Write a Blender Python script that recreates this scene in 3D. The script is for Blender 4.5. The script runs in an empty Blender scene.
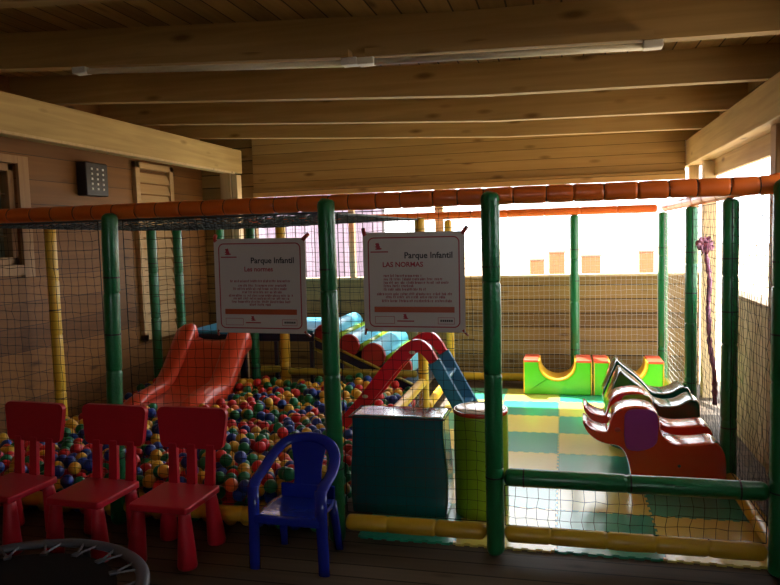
import bpy, bmesh, math, random
import numpy as np
from mathutils import Vector, Matrix, kdtree
random.seed(7); np.random.seed(7)
PI = math.pi
SC = bpy.context.scene
COL = SC.collection

# ------------------------------------------------------------------ camera
cam_d = bpy.data.cameras.new('camera'); cam = bpy.data.objects.new('camera', cam_d); COL.objects.link(cam)
YAW, PITCH, ROLL, FPX = .2433, .0801, .0282, 702.85
Fv = Vector((-math.sin(YAW)*math.cos(PITCH), math.cos(YAW)*math.cos(PITCH), -math.sin(PITCH)))
Rv = Vector((math.cos(YAW), math.sin(YAW), 0)); Uv = Rv.cross(Fv)
R2 = Rv*math.cos(ROLL)-Uv*math.sin(ROLL); U2 = Rv*math.sin(ROLL)+Uv*math.cos(ROLL)
cam.matrix_world = Matrix(((R2.x, U2.x, -Fv.x, 0), (R2.y, U2.y, -Fv.y, 0), (R2.z, U2.z, -Fv.z, 1.57), (0, 0, 0, 1)))
cam_d.sensor_fit = 'HORIZONTAL'; cam_d.sensor_width = 36; cam_d.lens = FPX/780*36
cam_d.clip_start = .05; cam_d.clip_end = 300
SC.camera = cam

# ------------------------------------------------------------------ sky, sun, exposure
w = bpy.data.worlds.new('sky'); SC.world = w; w.use_nodes = True
bg = w.node_tree.nodes['Background']; bg.inputs[0].default_value = (.90, .95, 1, 1); bg.inputs[1].default_value = 3.6
sun_d = bpy.data.lights.new('sun', 'SUN'); sun = bpy.data.objects.new('sun', sun_d); COL.objects.link(sun)
sun_d.energy = 14; sun_d.angle = .009; sun_d.color = (1, .95, .86)
sun.rotation_euler = Vector((.25, -.6, -1)).to_track_quat('-Z', 'Y').to_euler(); sun.location = (0, 12, 12)
SC.view_settings.view_transform = 'Standard'; SC.view_settings.look = 'None'
SC.view_settings.gamma = 1; SC.view_settings.use_curve_mapping = False
SC.view_settings.exposure = .85

# ------------------------------------------------------------------ materials
def nodes_of(name):
    m = bpy.data.materials.new(name); m.use_nodes = True
    nt = m.node_tree; return m, nt, nt.nodes['Principled BSDF']
def hexc(c): return (*c, 1) if len(c) == 3 else c
def plain(name, col, rough=.5, spec=.5, coat=0, var=.12, scale=6, bump=0, bscale=40, metal=0, trans=0):
    m, nt, b = nodes_of(name); N = nt.nodes; L = nt.links
    tc = N.new('ShaderNodeTexCoord'); no = N.new('ShaderNodeTexNoise'); no.inputs['Scale'].default_value = scale; no.inputs['Detail'].default_value = 4
    L.new(tc.outputs['Object'], no.inputs['Vector'])
    mx = N.new('ShaderNodeMix'); mx.data_type = 'RGBA'
    mx.inputs[6].default_value = hexc(tuple(c*(1-var) for c in col)); mx.inputs[7].default_value = hexc(tuple(min(1, c*(1+var)) for c in col))
    L.new(no.outputs['Fac'], mx.inputs[0]); L.new(mx.outputs[2], b.inputs['Base Color'])
    b.inputs['Roughness'].default_value = rough; b.inputs['Specular IOR Level'].default_value = spec
    b.inputs['Coat Weight'].default_value = coat; b.inputs['Coat Roughness'].default_value = .15; b.inputs['Metallic'].default_value = metal
    if trans: b.inputs['Transmission Weight'].default_value = trans
    if bump:
        n2 = N.new('ShaderNodeTexNoise'); n2.inputs['Scale'].default_value = bscale; n2.inputs['Detail'].default_value = 3
        L.new(tc.outputs['Object'], n2.inputs['Vector'])
        bp = N.new('ShaderNodeBump'); bp.inputs['Strength'].default_value = bump; bp.inputs['Distance'].default_value = .02
        L.new(n2.outputs['Fac'], bp.inputs['Height']); L.new(bp.outputs[0], b.inputs['Normal'])
    return m
def wood(name, ca, cb, grain='X', plank=None, width=.14, gap=.03, rough=.6, knots=True, spec=.3):
    """ca..cb colour range; grain axis; plank = axis across the boards (None: solid timber)"""
    m, nt, b = nodes_of(name); N = nt.nodes; L = nt.links
    geo = N.new('ShaderNodeNewGeometry'); sep = N.new('ShaderNodeSeparateXYZ'); L.new(geo.outputs['Position'], sep.inputs[0])
    def math_(op, a, bb=None):
        n = N.new('ShaderNodeMath'); n.operation = op
        for i, v in enumerate((a, bb)):
            if v is None: continue
            if isinstance(v, (int, float)): n.inputs[i].default_value = v
            else: L.new(v, n.inputs[i])
        return n.outputs[0]
    mp = N.new('ShaderNodeMapping'); sc = {'X': (1.2, 22, 22), 'Y': (22, 1.2, 22), 'Z': (22, 22, 1.2)}[grain]
    mp.inputs['Scale'].default_value = sc
    rnd = None
    if plank:
        q = math_('DIVIDE', sep.outputs[plank], width); fl = math_('FLOOR', q); fr = math_('FRACT', q)
        wn = N.new('ShaderNodeTexWhiteNoise'); wn.noise_dimensions = '1D'; L.new(fl, wn.inputs['W']); rnd = wn.outputs['Value']
        cmb = N.new('ShaderNodeCombineXYZ'); sh = math_('MULTIPLY', rnd, 17.3)
        for i in range(3): L.new(sh, cmb.inputs[i])
        va = N.new('ShaderNodeVectorMath'); va.operation = 'ADD'; L.new(geo.outputs['Position'], va.inputs[0]); L.new(cmb.outputs[0], va.inputs[1])
        L.new(va.outputs[0], mp.inputs['Vector']); pos = va.outputs[0]
    else:
        L.new(geo.outputs['Position'], mp.inputs['Vector']); pos = geo.outputs['Position']
    no = N.new('ShaderNodeTexNoise'); no.inputs['Scale'].default_value = 1; no.inputs['Detail'].default_value = 6; no.inputs['Distortion'].default_value = .6
    L.new(mp.outputs[0], no.inputs['Vector'])
    big = N.new('ShaderNodeTexNoise'); big.inputs['Scale'].default_value = 1.1; big.inputs['Detail'].default_value = 3; L.new(pos, big.inputs['Vector'])
    f = math_('ADD', math_('MULTIPLY', no.outputs['Fac'], .65), math_('MULTIPLY', big.outputs['Fac'], .35))
    if rnd is not None: f = math_('ADD', math_('MULTIPLY', f, .7), math_('MULTIPLY', rnd, .38))
    cr = N.new('ShaderNodeValToRGB'); cr.color_ramp.elements[0].position = .3; cr.color_ramp.elements[1].position = .75
    cr.color_ramp.elements[0].color = hexc(ca); cr.color_ramp.elements[1].color = hexc(cb); L.new(f, cr.inputs[0]); out = cr.outputs[0]
    def darken(out, fac, amount):
        mx = N.new('ShaderNodeMix'); mx.data_type = 'RGBA'; mx.blend_type = 'MULTIPLY'; L.new(fac, mx.inputs[0]); L.new(out, mx.inputs[6])
        mx.inputs[7].default_value = (amount, amount*.85, amount*.7, 1); return mx.outputs[2]
    if knots:
        mk = N.new('ShaderNodeMapping'); mk.inputs['Scale'].default_value = {'X': (2.2, 7, 7), 'Y': (7, 2.2, 7), 'Z': (7, 7, 2.2)}[grain]; L.new(pos, mk.inputs['Vector'])
        vo = N.new('ShaderNodeTexVoronoi'); vo.inputs['Scale'].default_value = 1; L.new(mk.outputs[0], vo.inputs['Vector'])
        ck = N.new('ShaderNodeValToRGB'); ck.color_ramp.elements[0].position = .06; ck.color_ramp.elements[1].position = .19
        ck.color_ramp.elements[0].color = (1, 1, 1, 1); ck.color_ramp.elements[1].color = (0, 0, 0, 1); L.new(vo.outputs['Distance'], ck.inputs[0])
        out = darken(out, ck.outputs[0], .42)
    if plank:
        e = math_('MINIMUM', fr, math_('SUBTRACT', 1, fr)); g = math_('LESS_THAN', e, gap)
        out = darken(out, g, .12)
    L.new(out, b.inputs['Base Color']); b.inputs['Roughness'].default_value = rough; b.inputs['Specular IOR Level'].default_value = spec
    bp = N.new('ShaderNodeBump'); bp.inputs['Strength'].default_value = .15; bp.inputs['Distance'].default_value = .004
    L.new(no.outputs['Fac'], bp.inputs['Height']); L.new(bp.outputs[0], b.inputs['Normal'])
    return m
M = {}
M['ceil'] = wood('ceiling boards', (.26, .155, .055), (.52, .34, .13), 'Y', 'X', .128, .035)
M['joist'] = wood('joist timber', (.30, .19, .07), (.50, .34, .145), 'X')
M['beam'] = wood('beam timber', (.36, .245, .095), (.60, .44, .19), 'Y')
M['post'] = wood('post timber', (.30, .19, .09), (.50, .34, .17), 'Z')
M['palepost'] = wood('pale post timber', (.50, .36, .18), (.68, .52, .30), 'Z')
M['house'] = wood('reddish house boards', (.135, .052, .011), (.26, .112, .027), 'Y', 'Z', .19, .012)
M['back'] = wood('back wall boards', (.16, .09, .026), (.32, .195, .062), 'X', 'Z', .145, .035)
M['lowwall'] = wood('pale low wall boards', (.60, .46, .24), (.80, .66, .40), 'Z', 'Y', .10, .02)
M['header'] = wood('header boards', (.29, .175, .055), (.50, .32, .115), 'X', 'Z', .105, .02)
M['deck'] = wood('deck boards', (.07, .05, .033), (.145, .105, .068), 'X', 'Y', .12, .04, rough=.65)
M['shutter'] = wood('pale shutter wood', (.42, .25, .10), (.58, .38, .18), 'Y', knots=False)
M['frame'] = wood('window frame wood', (.30, .16, .075), (.44, .26, .12), 'Z', knots=False)
M['sand'] = plain('dry ground', (.46, .36, .24), .9, .1, var=.2, scale=1.5)
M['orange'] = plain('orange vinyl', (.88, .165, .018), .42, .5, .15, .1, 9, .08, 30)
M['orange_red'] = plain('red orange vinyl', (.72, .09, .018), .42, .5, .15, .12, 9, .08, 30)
M['green'] = plain('dark green vinyl', (.008, .17, .05), .3, .5, .3, .15, 8, .25, 45)
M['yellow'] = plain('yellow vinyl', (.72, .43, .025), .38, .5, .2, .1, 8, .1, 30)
M['seam'] = plain('dark seam tape', (.03, .02, .015), .6)
M['cable'] = plain('black cable tie', (.012, .012, .012), .5)
M['net'] = plain('dark net cord', (.022, .022, .024), .7, .3)
M['net_blue'] = plain('blue grey net cord', (.09, .12, .15), .7, .3)
M['net_light'] = plain('pale nylon net cord', (.5, .5, .5), .5, .4)
M['red_plastic'] = plain('red chair plastic', (.62, .012, .032), .38, .5, 0, .05)
M['blue_plastic'] = plain('blue chair plastic', (.012, .03, .40), .22, .5, .2, .05)
M['blue_film'] = plain('shiny blue film', (.02, .045, .40), .12, .7, 1, .1, 6, .35, 16)
M['slide_red'] = plain('orange red slide plastic', (.74, .075, .03), .28, .5, .2, .08)
M['kid_red'] = plain('bright red slide plastic', (.78, .015, .03), .3, .5, .2, .05)
M['kid_blue'] = plain('blue ladder plastic', (.045, .23, .42), .3, .5, .2, .05)
M['teal'] = plain('teal vinyl', (.004, .095, .11), .15, .6, 1, .12, 5, .10, 16)
M['lime'] = plain('lime vinyl', (.26, .44, .012), .3, .5, .3, .1, 5, .2, 12)
M['limegreen'] = plain('bright green vinyl', (.10, .62, .02), .33, .5, .3, .1, 5, .2, 12)
M['redvinyl'] = plain('red vinyl', (.60, .03, .009), .15, .6, 1, .08, 5, .10, 16)
M['coral'] = plain('coral vinyl', (.80, .09, .035), .33, .5, .3, .08)
M['purple'] = plain('purple vinyl', (.30, .02, .20), .4, .5, .2, .1)
M['darkgreen'] = plain('bottle green vinyl', (.006, .062, .034), .15, .6, 1, .1, 5, .10, 16)
M['dullred'] = plain('dull red vinyl', (.42, .025, .018), .4, .5, .2, .1)
M['sky_vinyl'] = plain('light blue vinyl', (.12, .48, .66), .3, .5, .3, .1, 6, .25, 14)
M['blue_mat'] = plain('blue platform vinyl', (.03, .32, .55), .35, .5, .3, .1, 6, .2, 12)
M['navy'] = plain('navy vinyl', (.008, .012, .05), .4, .5, .2, .1)
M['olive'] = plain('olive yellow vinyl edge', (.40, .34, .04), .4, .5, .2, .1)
M['tile_y'] = plain('yellow foam', (.90, .72, .15), .30, .5, .9, .05, 20, .06, 220)
M['tile_g'] = plain('green foam', (.035, .42, .25), .30, .5, .9, .06, 20, .06, 220)
M['cream'] = plain('cream vinyl', (.78, .68, .52), .25, .5, .6)
M['black'] = plain('black plastic', (.01, .01, .012), .5)
M['tramp'] = plain('black trampoline fabric', (.008, .008, .009), .75, .2)
M['steel'] = plain('galvanised spring steel', (.20, .20, .22), .4, .5, metal=.9)
M['rim'] = plain('grey painted tube', (.10, .105, .125), .42, .5, 0, .15)
M['socket'] = plain('white lamp socket', (.82, .82, .80), .4)
M['tube'] = plain('unlit tube glass', (.78, .74, .60), .15, .5, .3, .03)
M['lampbox'] = plain('dark lamp housing', (.014, .013, .016), .5)
M['paper'] = plain('laminated sign paper', (.70, .62, .56), .22, .5, .5, .04)
M['sign_red'] = plain('sign red print', (.42, .03, .045), .35)
M['sign_pink'] = plain('sign pink print', (.40, .10, .11), .35)
M['sign_dark'] = plain('sign dark print', (.03, .022, .025), .35)
M['sign_bar'] = plain('sign orange bar', (.50, .09, .03), .35)
M['pink'] = plain('pink ribbon', (.72, .34, .50), .5, var=.3, scale=40)
M['mauve'] = plain('mauve cord', (.46, .17, .27), .6, var=.3, scale=40)
M['lilac'] = wood('lilac painted slats', (.22, .17, .24), (.33, .27, .35), 'Z', 'X', .16, .06, knots=False)
M['terra'] = plain('terracotta', (.34, .11, .04), .7)
M['curtain'] = plain('pale curtain behind glass', (.42, .36, .24), .6, var=.2)
M['leaf'] = plain('green leaf', (.10, .22, .05), .6)
M['bark'] = plain('grey bark', (.20, .15, .11), .9)
m, nt, b = nodes_of('window glass'); b.inputs['Base Color'].default_value = (.9, .95, .95, 1); b.inputs['Roughness'].default_value = .03; b.inputs['Transmission Weight'].default_value = 1; b.inputs['IOR'].default_value = 1.05; b.inputs['Specular IOR Level'].default_value = .8; M['glass'] = m
BALLC = {'red': (.68, .025, .025), 'yellow': (.80, .46, .04), 'blue': (.015, .055, .30), 'green': (.012, .20, .07), 'orange': (.80, .16, .03)}
for k, c in BALLC.items(): M['ball_'+k] = plain(k+' ball plastic', c, .32, .5, 0, .05)

# ------------------------------------------------------------------ helpers
def tag(o, label=None, cat=None, group=None, kind=None):
    if label: o['label'] = label
    if cat: o['category'] = cat
    if group: o['group'] = group
    if kind: o['kind'] = kind
    return o
def empty(name, loc, rz=0):
    o = bpy.data.objects.new(name, None); COL.objects.link(o); o.location = loc; o.rotation_euler = (0, 0, rz); o.empty_display_size = .05
    return o
def link(name, bm, mat, parent=None, smooth=False, bevel=0, loc=None, bseg=2):
    """ONE mesh object; vertices are in the parent's frame, or in the world and then re-based on loc"""
    me = bpy.data.meshes.new(name)
    bmesh.ops.recalc_face_normals(bm, faces=bm.faces)
    if loc is not None: bmesh.ops.translate(bm, vec=-Vector(loc), verts=bm.verts)
    bm.to_mesh(me); bm.free()
    for mt in (mat if isinstance(mat, list) else [mat]): me.materials.append(mt)
    o = bpy.data.objects.new(name, me); COL.objects.link(o)
    if parent is not None: o.parent = parent
    if loc is not None: o.location = loc
    if smooth:
        for p in me.polygons: p.use_smooth = True
    if bevel:
        md = o.modifiers.new('bevel', 'BEVEL'); md.width = bevel; md.segments = bseg; md.limit_method = 'ANGLE'; md.angle_limit = math.radians(40)
        if smooth: md.harden_normals = False
        for p in me.polygons: p.use_smooth = True
        o.modifiers.new('normals', 'WEIGHTED_NORMAL').keep_sharp = True
    return o
def smooth_angle(o, a=.6):
    for p in o.data.polygons: p.use_smooth = True
    bm = bmesh.new(); bm.from_mesh(o.data)
    for e in bm.edges:
        if len(e.link_faces) == 2 and e.calc_face_angle() > a: e.smooth = False
    bm.to_mesh(o.data); bm.free(); return o
def box(bm, c, s, rot=None):
    r = bmesh.ops.create_cube(bm, size=1); vs = r['verts']
    bmesh.ops.scale(bm, vec=s, verts=vs)
    if rot is not None: bmesh.ops.rotate(bm, cent=(0, 0, 0), matrix=rot, verts=vs)
    bmesh.ops.translate(bm, vec=c, verts=vs); return vs
def bx(x0, x1, y0, y1, z0, z1, bm=None):
    bm = bm or bmesh.new(); box(bm, ((x0+x1)/2, (y0+y1)/2, (z0+z1)/2), (x1-x0, y1-y0, z1-z0)); return bm
def tube(bm, pts, rad, seg=12, cap=True, flat=None):
    """tube along pts; rad a number or a list; flat=(a,b) scales the section along its two axes"""
    pts = [Vector(p) for p in pts]; n = len(pts)
    rad = rad if isinstance(rad, (list, tuple)) else [rad]*n
    rings = []; ref = None
    for i, p in enumerate(pts):
        d = (pts[min(i+1, n-1)]-pts[max(i-1, 0)])
        if d.length < 1e-9: d = Vector((0, 0, 1))
        d.normalize()
        if ref is None:
            ref = Vector((0, 0, 1)) if abs(d.z) < .9 else Vector((0, 1, 0))
        u = ref-d*ref.dot(d)
        if u.length < 1e-4: u = d.orthogonal()
        u.normalize(); v = d.cross(u); ref = u
        fa, fb = flat or (1, 1)
        rings.append([bm.verts.new(p+(u*math.cos(2*PI*k/seg)*fa+v*math.sin(2*PI*k/seg)*fb)*rad[i]) for k in range(seg)])
    for a, b_ in zip(rings, rings[1:]):
        for k in range(seg): bm.faces.new((a[k], a[(k+1) % seg], b_[(k+1) % seg], b_[k]))
    if cap:
        bm.faces.new(rings[0][::-1]); bm.faces.new(rings[-1])
    return bm
def prism(bm, pts, a0, a1, axis='Y'):
    """closed 2-D outline extruded along an axis: Y takes (x,z), X takes (y,z), Z takes (x,y)"""
    f = {'Y': lambda p, a: (p[0], a, p[1]), 'X': lambda p, a: (a, p[0], p[1]), 'Z': lambda p, a: (p[0], p[1], a)}[axis]
    A = [bm.verts.new(f(p, a0)) for p in pts]; B = [bm.verts.new(f(p, a1)) for p in pts]
    n = len(pts)
    fa = bm.faces.new(A); fb = bm.faces.new(B[::-1])
    for i in range(n): bm.faces.new((A[i], B[i], B[(i+1) % n], A[(i+1) % n]))
    for f_ in (fa, fb): f_.normal_update()
    bmesh.ops.triangulate(bm, faces=[fa, fb], ngon_method='EAR_CLIP')
    return bm
def chaikin(pts, n=2, closed=True):
    for _ in range(n):
        q = []; m = len(pts)
        for i in range(m if closed else m-1):
            a, b_ = pts[i], pts[(i+1) % m]
            q.append(tuple(.75*a[k]+.25*b_[k] for k in range(len(a)))); q.append(tuple(.25*a[k]+.75*b_[k] for k in range(len(a))))
        if not closed: q = [pts[0]]+q+[pts[-1]]
        pts = q
    return pts
def sphere(bm, c, r, seg=12, rings=8, sc=(1, 1, 1)):
    vs = bmesh.ops.create_uvsphere(bm, u_segments=seg, v_segments=rings, radius=r)['verts']
    bmesh.ops.scale(bm, vec=sc, verts=vs); bmesh.ops.translate(bm, vec=c, verts=vs); return bm
def struct(name, bm, mat, **k):
    o = link(name, bm, mat, **k); o['kind'] = 'structure'; return o
def thing_mesh(name, bm, mat, label, cat, group=None, loc=None, **k):
    return tag(link(name, bm, mat, loc=loc, **k), label, cat, group)
def copy_tree(o, parent=None):
    c = o.copy(); COL.objects.link(c)
    if parent is not None: c.parent = parent
    for ch in list(o.children): copy_tree(ch, c)
    return c

# ------------------------------------------------------------------ setting
XH = -4.05            # house wall face
YB = 7.45             # back wall face
def roof_z(x):        # underside of the joists: sags a little and falls away from the house
    t = [(-4.3, 2.66), (-3.9, 2.637), (-2, 2.53), (-.5, 2.45), (1.2, 2.42), (2, 2.41)]
    for (a, za), (b_, zb) in zip(t, t[1:]):
        if a <= x <= b_: return za+(zb-za)*(x-a)/(b_-a)
    return t[0][1] if x < t[0][0] else t[-1][1]
bm = bmesh.new(); box(bm, (-1.2, 2.65, -.03), (6.6, 10, .06)); struct('floor', bm, M['deck'])
bm = bmesh.new(); box(bm, (0, 25, -.11), (90, 90, .08)); o = struct('ground_outside', bm, M['sand'])
# ceiling boards on top of the joists
bm = bmesh.new(); JH = .20
xs = [-4.3, -3.9, -3, -2, -1.2, -.5, .3, 1.2, 1.62]
prism(bm, [(x, roof_z(x)+JH) for x in xs]+[(x, roof_z(x)+JH+.06) for x in xs[::-1]], -2.4, 7.75, 'Y'); struct('ceiling', bm, M['ceil'])
# house wall with a window hole
bm = bmesh.new()
WY0, WY1, WZ0, WZ1 = 3.75, 4.58, 1.43, 2.20
for y0, y1, z0, z1 in ((-2.4, WY0, 0, 2.85), (WY1, 7.6, 0, 2.85), (WY0, WY1, 0, WZ0), (WY0, WY1, WZ1, 2.85)): bx(XH-.14, XH, y0, y1, z0, z1, bm)
struct('wall_left', bm, M['house'])
# back wall: low boarded wall, solid return beside the house, boarded header
bm = bx(-3.4, 1.30, YB, YB+.06, 0, 1.10); bx(XH, -3.4, YB, YB+.06, 0, 2.86, bm); struct('wall_back', bm, M['back'])
bm = bx(-3.4, 1.16, YB-.02, YB+.05, 2.06, 2.46); prism(bm, [(-3.4, 2.46), (1.139, 2.46), (1.139, 2.63), (-3.4, 2.83)], YB-.02, YB+.05, 'Y'); struct('wall_back_header', bm, M['header'])
bm = bx(-3.4, 1.30, YB-.015, YB+.085, 1.10, 1.125); struct('trim_1', bm, M['palepost'], bevel=.004)
bm = bx(-3.4, 1.16, YB-.045, YB-.02, 2.045, 2.13); struct('trim_2', bm, M['header'], bevel=.004)
bm = bx(1.25, 1.35, -2.4, 2.7, 0, 2.62); bx(1.25, 1.35, 2.7, 4.62, 0, 1.45, bm); bx(1.25, 1.35, 2.7, 4.62, 2.05, 2.62, bm); bx(1.25, 1.35, 3.9, 4.62, 1.45, 2.05, bm); struct('wall_right', bm, M['back'])  # unseen gap added in the near stretch to light the front pipe from the side
bm = bmesh.new()
for a in ((XH, 1.35, 0, 1.2), (XH, 1.35, 2.1, 2.85), (XH, -.75, 1.2, 2.1), (.35, 1.35, 1.2, 2.1)): bx(a[0], a[1], -2.5, -2.4, a[2], a[3], bm)
struct('wall_rear', bm, M['back'])  # behind the camera, unseen; its gap is added and sized as front fill light
bm = bx(1.26, 1.32, 4.62, 5.95, 0, 1.04); struct('wall_right_low', bm, M['lowwall'])
bm = bx(1.23, 1.345, 4.785, 5.95, 1.04, 1.07); struct('trim_4', bm, M['palepost'], bevel=.004)
bm = bx(1.322, 1.365, 4.62, 7.5, 2.03, 2.30); struct('trim_5', bm, M['beam'], bevel=.004)
bm = bx(1.30, 1.36, 4.62, 7.6, 2.42, 2.64); bx(1.14, 1.36, YB-.02, YB+.06, 2.42, 2.64, bm); struct('trim_3', bm, M['header'])
# window in the house wall
fr = struct('window_1', bmesh.new(), M['frame']) ; bpy.data.objects.remove(fr)
wn = empty('window_1', (XH, (WY0+WY1)/2, WZ0)); wn['kind'] = 'structure'
def P(name, bm, mat, parent, **k):   # a part given in world coordinates
    bmesh.ops.translate(bm, vec=-Vector(parent.location), verts=bm.verts); return link(name, bm, mat, parent, **k)
bm = bmesh.new()
for y0, y1, z0, z1 in ((WY0, WY0+.06, WZ0, WZ1), (WY1-.06, WY1, WZ0, WZ1), (WY0, WY1, WZ0, WZ0+.06), (WY0, WY1, WZ1-.06, WZ1)): bx(XH-.10, XH-.02, y0, y1, z0, z1, bm)
P('window_frame', bm, M['frame'], wn, bevel=.006)
bm = bx(XH-.07, XH-.062, WY0+.06, WY1-.06, WZ0+.06, WZ1-.06); P('pane', bm, M['glass'], wn)
bm = bmesh.new()
for k in range(1, 6): bx(XH-.062, XH-.055, WY0+.06+k*.12-.004, WY0+.06+k*.12+.004, WZ0+.06, WZ1-.06, bm)
for k in range(1, 4): bx(XH-.062, XH-.055, WY0+.06, WY1-.06, WZ0+.06+k*.16-.004, WZ0+.06+k*.16+.004, bm)
P('glazing_bars', bm, M['frame'], wn)
bm = bx(XH-.135, XH-.125, WY0, WY1, WZ0, WZ1); P('curtain', bm, M['curtain'], wn)
bm = bx(XH, XH+.025, WY1, WY1+.11, WZ0-.1, WZ1+.06); bx(XH, XH+.025, WY0-.1, WY1, WZ1, WZ1+.06, bm); bx(XH, XH+.03, WY0-.1, WY1, WZ0-.08, WZ0, bm); P('window_surround', bm, M['frame'], wn, bevel=.004)
# far yard: lilac slatted house side, bright bits of garden
bm = bx(-6.6, -2.72, 10.6, 10.75, -.07, 3.4); thing_mesh('slatted_wall', bm, M['lilac'], 'lilac painted slatted wall outside beyond the back opening at left', 'wall', loc=(-4.6, 10.6, -.07))

# joists, beams, posts, tube lamps
ORD = ['ceiling joist closest to the camera, cut by the top of the picture', 'ceiling joist carrying the white tube lamps', 'third ceiling joist from the camera, behind the lamp joist', 'fourth ceiling joist from the camera', 'fifth ceiling joist, farthest one before the back wall header']
JY = [2.425, 3.50, 4.58, 5.65, 6.61]
for y, lb in zip(JY, ORD):
    bm = bmesh.new(); xx = [-4.05, -3.9, -3, -2, -1.2, -.5, .3, 1.2, 1.58]
    prism(bm, [(x, roof_z(x)) for x in xx]+[(x, roof_z(x)+JH) for x in xx[::-1]], y, y+.075, 'Y')
    thing_mesh('ceiling_joist', bm, M['joist'], 'rough brown wooden '+lb, 'joist', 'ceiling joists', loc=(-1.2, y, 2.45), bevel=.004)
bm = bx(-3.60, -3.42, -2.3, 7.2, 2.298, 2.549)
lb = tag(empty('wall_beam', (-3.5, 7.1, 2.298)), 'thick pale wooden beam at left running toward the back post', 'beam'); P('timber', bm, M['beam'], lb, bevel=.008)
bm = bx(-3.445, -3.41, -2.3, 7.0, 2.282, 2.302); P('edge_batten', bm, M['palepost'], lb, bevel=.003)
bm = bx(-3.625, -3.50, 7.06, 7.2, 0, 2.297); thing_mesh('wooden_post', bm, M['post'], 'brown square wooden post under the back end of the left beam', 'post', 'wooden posts', loc=(-3.56, 7.13, 0), bevel=.006)
bm = bx(-3.492, -3.432, 7.08, 7.19, 0, 2.28); thing_mesh('wooden_post', bm, M['palepost'], 'narrow pale wooden post against the brown post under the left beam', 'post', 'wooden posts', loc=(-3.46, 7.13, 0), bevel=.004)
bm = bx(1.165, 1.32, 1.0, 7.7, 2.172, 2.418)
thing_mesh('wall_beam', bm, M['beam'], 'thick pale wooden beam high at right above the open side', 'beam', loc=(1.3, 5, 2.2), bevel=.008)
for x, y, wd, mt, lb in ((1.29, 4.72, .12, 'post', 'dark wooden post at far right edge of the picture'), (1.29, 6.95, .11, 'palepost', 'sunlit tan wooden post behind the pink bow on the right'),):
    bm = bx(x-wd/2, x+wd/2, y-wd/2, y+wd/2, 0, 2.170); thing_mesh('wooden_post', bm, M[mt], lb, 'post', 'wooden posts', loc=(x, y, 0), bevel=.006)
for x, wd, lb in ((-2.27, .06, 'slim pale wooden post standing on the low back wall at left'), (-1.29, .085, 'pale wooden post on the low back wall behind the right sign')):
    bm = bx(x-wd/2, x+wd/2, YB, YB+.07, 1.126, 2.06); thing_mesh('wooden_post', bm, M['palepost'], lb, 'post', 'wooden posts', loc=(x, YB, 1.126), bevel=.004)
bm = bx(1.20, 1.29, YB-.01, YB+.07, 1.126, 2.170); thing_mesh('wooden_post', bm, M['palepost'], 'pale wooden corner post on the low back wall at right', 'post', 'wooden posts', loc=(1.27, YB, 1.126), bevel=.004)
for xa, xb, lb in ((-2.58, -1.03, 'unlit white tube lamp at left under the second ceiling joist'), (-.945, .40, 'unlit white tube lamp at right under the second ceiling joist')):
    y = 3.462
    za, zb = roof_z(xa)-.026, roof_z(xb)-.026
    t = tag(empty('tube_lamp', ((xa+xb)/2, y, (za+zb)/2)), lb, 'lamp', 'ceiling tube lamps')
    P('tube', tube(bmesh.new(), [(xa+.04, y, za-.012), (xb-.04, y, zb-.012)], .017, 12), M['tube'], t, smooth=True)
    bm = bmesh.new(); prism(bm, [(xa, za+.01), (xb, zb+.01), (xb, zb+.05), (xa, za+.05)], y-.035, y+.037, 'Y'); P('lamp_batten', bm, M['joist'], t)
    for x, z in ((xa, za), (xb, zb)):
        bm = bmesh.new(); box(bm, (x, y, z-.008), (.085, .066, .036)); P('socket', bm, M['socket'], t, bevel=.006)

# wall lamp and louvred shutter on the house wall
t = tag(empty('wall_lamp', (XH, 5.42, 1.99)), 'dark square wall lamp with a dotted grille on the reddish house wall', 'lamp')
bm = bx(XH, XH+.10, 5.27, 5.57, 1.99, 2.28); P('housing', bm, M['lampbox'], t, bevel=.012)
for r in range(5):
    for c in range(3):
        bm = bmesh.new(); box(bm, (XH+.103, 5.345+c*.075, 2.05+r*.043), (.006, .017, .017)); P('light_hole', bm, M['socket'], t)
t = tag(empty('louvred_shutter', (XH, 6.4, .6)), 'pale louvred wooden shutter on the reddish house wall', 'shutter')
bm = bmesh.new(); y0, y1, z0, z1 = 6.08, 6.76, .6, 2.36
for a in ((y0, y0+.07, z0, z1), (y1-.07, y1, z0, z1), (y0, y1, z0, z0+.07), (y0, y1, z1-.06, z1)): bx(XH, XH+.045, *a, bm)
P('shutter_frame', bm, M['shutter'], t, bevel=.005)
bm = bmesh.new(); z = z0+.1
while z < z1-.08:
    box(bm, (XH+.02, (y0+y1)/2, z), (.012, y1-y0-.14, .10), Matrix.Rotation(-.3, 3, 'Y')); z += .108
P('louvres', bm, M['shutter'], t)

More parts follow.
